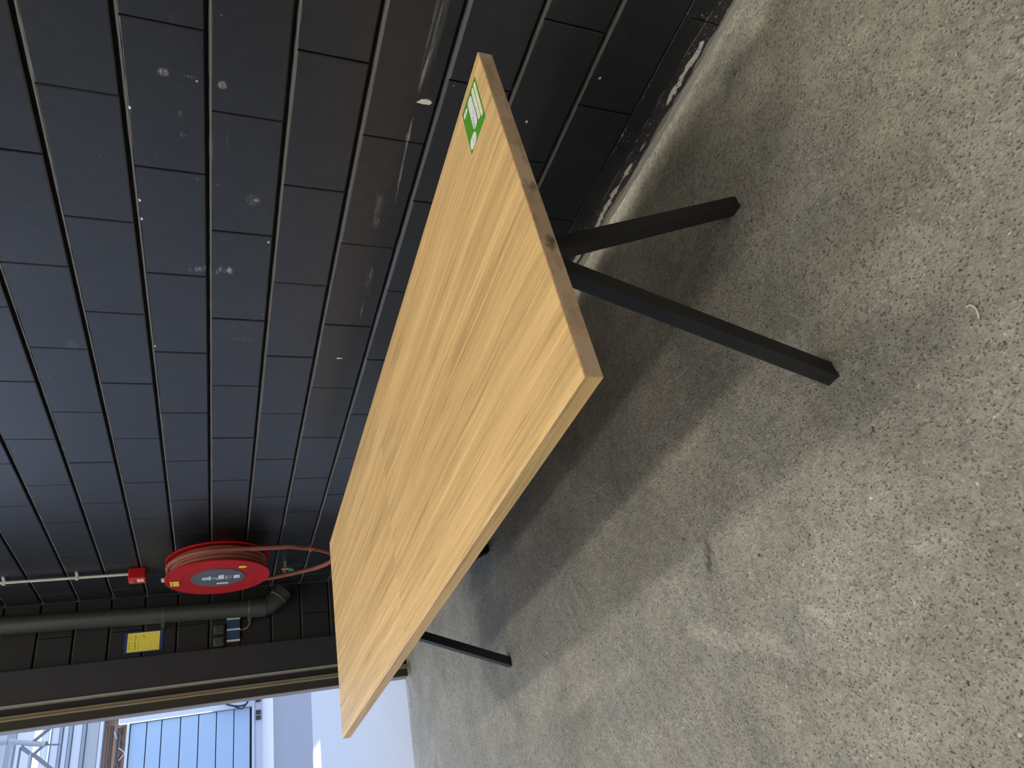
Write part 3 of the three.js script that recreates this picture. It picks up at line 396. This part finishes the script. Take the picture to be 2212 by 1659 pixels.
{ // curl of pale wood shaving on the floor
  const t = thing('wood_shaving', 'pale curled wood shaving lying alone on the concrete floor', 'shaving', [-1.175, 0.002, -0.663]);
  const pts = []; for (let a = 0; a <= 10; a++) { const q = a / 10 * 2.4; pts.push([0.017 * Math.cos(q) * (1 + 0.05 * a), 0.002 + 0.0006 * a, 0.014 * Math.sin(q)]); }
  part('curl', new THREE.TubeGeometry(new THREE.CatmullRomCurve3(pts.map(V)), 30, 0.0021, 6).scale(1, 0.8, 1), mat(lin(0.72, 0.64, 0.48), 0.7), t);
}

// ------------------------------------------------------------------ outside the doorway
{
  const g = struct('yard');
  const gmat = (r, gg, b, bump = 0.002) => mat(lin(r, gg, b), 0.85, { bumpMap: grainTex, bumpScale: bump });
  part('concrete_apron', box(-14, 8, -0.25, 0, -11.8, -5.6), gmat(0.42, 0.435, 0.45), g);
  part('asphalt_lane', box(-14, 8, -0.25, -0.002, -20.2, -11.8), gmat(0.235, 0.24, 0.275), g);
  part('pale_pavement', box(-14, 8, -0.25, 0.002, -25, -20.2), gmat(0.60, 0.61, 0.62), g);
}
{
  const t = thing('loading_hall', 'pale building across the yard with a light blue sectional door', 'building', [0, 0, -25]);
  const blue = mat(lin(0.33, 0.45, 0.58), 0.5), pale = mat(lin(0.52, 0.55, 0.58), 0.5), grey = mat(lin(0.35, 0.37, 0.375), 0.6), dgrey = mat(lin(0.24, 0.27, 0.31), 0.6), brown = mat(lin(0.60, 0.38, 0.26), 0.7), iron = mat(lin(0.16, 0.12, 0.10), 0.7), black = mat(lin(0.03, 0.03, 0.04), 0.8);
  part('wall_core', [box(-8.4, 8, 4.36, 7.6, -1.0, -0.12), box(2.9, 8, 0, 4.36, -1.0, -0.12), box(-8.4, -2.6, 0, 4.36, -1.0, -0.12)], grey, t);
  part('door_recess', box(-2.6, 2.9, 0, 4.36, -1.0, -0.46), brown, t);
  const ys = [0.36, 0.83, 1.33, 1.83, 2.33, 2.84, 3.24, 3.68]; for (let i = 0; i < 7; i++) part('door_panel', rbox(-2.2, 2.62, ys[i] + 0.012, ys[i + 1] - 0.012, -0.2, -0.10, 0.012), blue, t);
  part('door_gap', box(-2.2, 2.62, 0.30, 3.7, -0.24, -0.19), black, t);
  part('door_post', rbox(2.63, 2.86, 0.3, 3.98, -0.3, 0.02, 0.02), pale, t); part('door_head', rbox(-2.2, 2.66, 3.69, 3.76, -0.3, -0.02, 0.01), pale, t); part('door_roller', new THREE.CylinderGeometry(0.05, 0.05, 4.6, 12).rotateZ(Math.PI / 2).translate(0.3, 3.95, -0.35), iron, t);
  part('roof_truss', [rod([-2.2, 4.02, -0.3], [2.6, 4.02, -0.3], 0.022, 8), rod([-2.2, 4.18, -0.4], [2.7, 4.18, -0.4], 0.035, 8), rod([-2.2, 4.27, -0.3], [2.7, 4.27, -0.3], 0.018, 8), ...Array.from({ length: 11 }, (_, i) => rod([-2.1 + i * 0.42, 3.8 + (i % 2) * 0.2, -0.26], [-1.68 + i * 0.42, 4.0 - (i % 2) * 0.2, -0.26], 0.018, 8))], iron, t);
  for (const [a, b] of [[[1.88, 3.77, -0.2], [2.04, 3.94, -0.2]], [[1.88, 3.77, -0.2], [1.70, 3.92, -0.2]], [[2.30, 4.02, -0.2], [2.5, 4.1, -0.2]]]) part('truss_brace', rod(a, b, 0.016, 8), pale, t);
  part('dock_sill', rbox(-2.4, 2.85, 0.24, 0.31, -0.15, 0.05, 0.01), pale, t); part('dock_face', box(-2.4, 2.85, 0, 0.24, -0.2, 0.0), mat(lin(0.50, 0.50, 0.56), 0.7), t); for (const x of [2.78, 2.42, 2.26, 0.3]) part('dock_bumper', rbox(x - 0.06, x + 0.06, 0.06, 0.2, 0, 0.07, 0.015), black, t);
  const cb = [[4.36, 4.47, pale], [4.47, 4.80, grey], [4.80, 4.90, dgrey], [4.90, 5.14, pale], [5.14, 5.24, dgrey], [5.24, 5.38, pale], [5.38, 5.46, dgrey], [5.46, 5.66, pale], [5.66, 5.72, mat(lin(0.8, 0.85, 0.9), 0.5)], [5.72, 5.88, pale]];
  cb.forEach(([a, b, m], i) => part('cladding_panel', rbox(-8.4, 8, a + 0.008, b - 0.008, -0.13, (i % 2 ? -0.07 : -0.02), 0.012), m, t));
  part('cladding_panel', rbox(-8.4, 8, 6.1, 6.5, -0.13, -0.05, 0.012), pale, t); part('cladding_panel', rbox(-8.4, 8, 6.5, 6.75, -0.13, -0.02, 0.012), dgrey, t); part('cladding_panel', rbox(-8.4, 8, 6.75, 7.6, -0.13, -0.05, 0.012), grey, t);
  part('glow_strip', box(-8.4, 8, 5.9, 6.08, -0.12, -0.06), new THREE.MeshStandardMaterial({ color: lin(0.8, 0.8, 0.8), emissive: lin(0.85, 0.95, 1.0), emissiveIntensity: 1.2 }), t).userData.label = 'bright strip whose own glow stands in for daylight';  // daylight brightness put in as glow; no lamp in this strip
  const c = thing('hanging_cable', 'black cable hanging in a loop beside the blue door', 'cable', [2.66, 0.3, -24.79]);
  part('cable_run', [tube([[0.24, 0.95, -0.1], [0.05, 0.65, -0.05], [-0.02, 0.35, 0], [0.02, 0.18, 0], [0.2, 0.1, 0], [0.27, -0.1, 0.02], [0.28, -0.27, 0.03]], 0.03, 40, 8), tube([[0.2, 0.9, -0.1], [0.0, 0.55, 0.0], [-0.1, 0.32, 0], [-0.02, 0.2, 0]], 0.022, 40, 8)], black, c);
}
{
  const t = thing('pipe_truss', 'grey tubular steel truss hanging in front of the pale building', 'truss', [0, 0, -12]), m = mat(lin(0.36, 0.37, 0.385), 0.5, { metalness: 0.2 }), dk = mat(lin(0.17, 0.185, 0.22), 0.5);
  part('column', rod([-7.2, 0, 0], [-7.2, 4.8, 0], 0.08), m, t); part('column', rod([4.6, 0, 0], [4.6, 4.8, 0], 0.08), m, t);
  part('top_chord', rod([-7.2, 4.6, 0], [4.6, 4.6, 0], 0.07), m, t);
  part('hanger_post', [rod([0.325, 4.6, 0], [0.315, 3.9, 0], 0.042), rod([0.315, 3.9, 0], [0.205, 3.46, 0], 0.034)], m, t);
  part('brace', rod([0.255, 3.62, 0], [0.50, 3.32, 0], 0.022), dk, t); part('brace', rod([0.24, 3.44, 0], [0.07, 3.62, 0], 0.020), dk, t); part('brace', rod([0.10, 3.58, 0], [-0.25, 3.2, 0], 0.024), dk, t); part('brace', rod([0.22, 3.74, 0], [0.10, 3.60, 0], 0.024), dk, t);
  part('rail', rod([0.24, 3.83, 0], [-7.2, 3.83, 0], 0.022), m, t); part('rail', rod([0.22, 3.745, 0], [-7.2, 3.745, 0], 0.014), dk, t); part('rail', rod([0.13, 3.615, 0], [-7.2, 3.615, 0], 0.025), m, t);
  part('end_cap', rod([0.205, 3.46, 0], [0.18, 3.29, 0], 0.012), dk, t);
}
{ // added unseen wall left of the yard; its opening shapes the sun patch
  const t = thing('added_sun_blocker', 'added unseen wall left of the yard that shapes the sun patch', 'building', [-8.5, 0, -16]);
  part('wall', [box(-0.5, 0, 0, 6.5, 5.05, 10.4), box(-0.5, 0, 0, 6.5, -9.5, 4.1), box(-0.5, 0, 3.83, 6.5, 4.1, 5.05)], mat(lin(0.5, 0.52, 0.55), 0.8), t);
}
renderer.render(scene, camera);
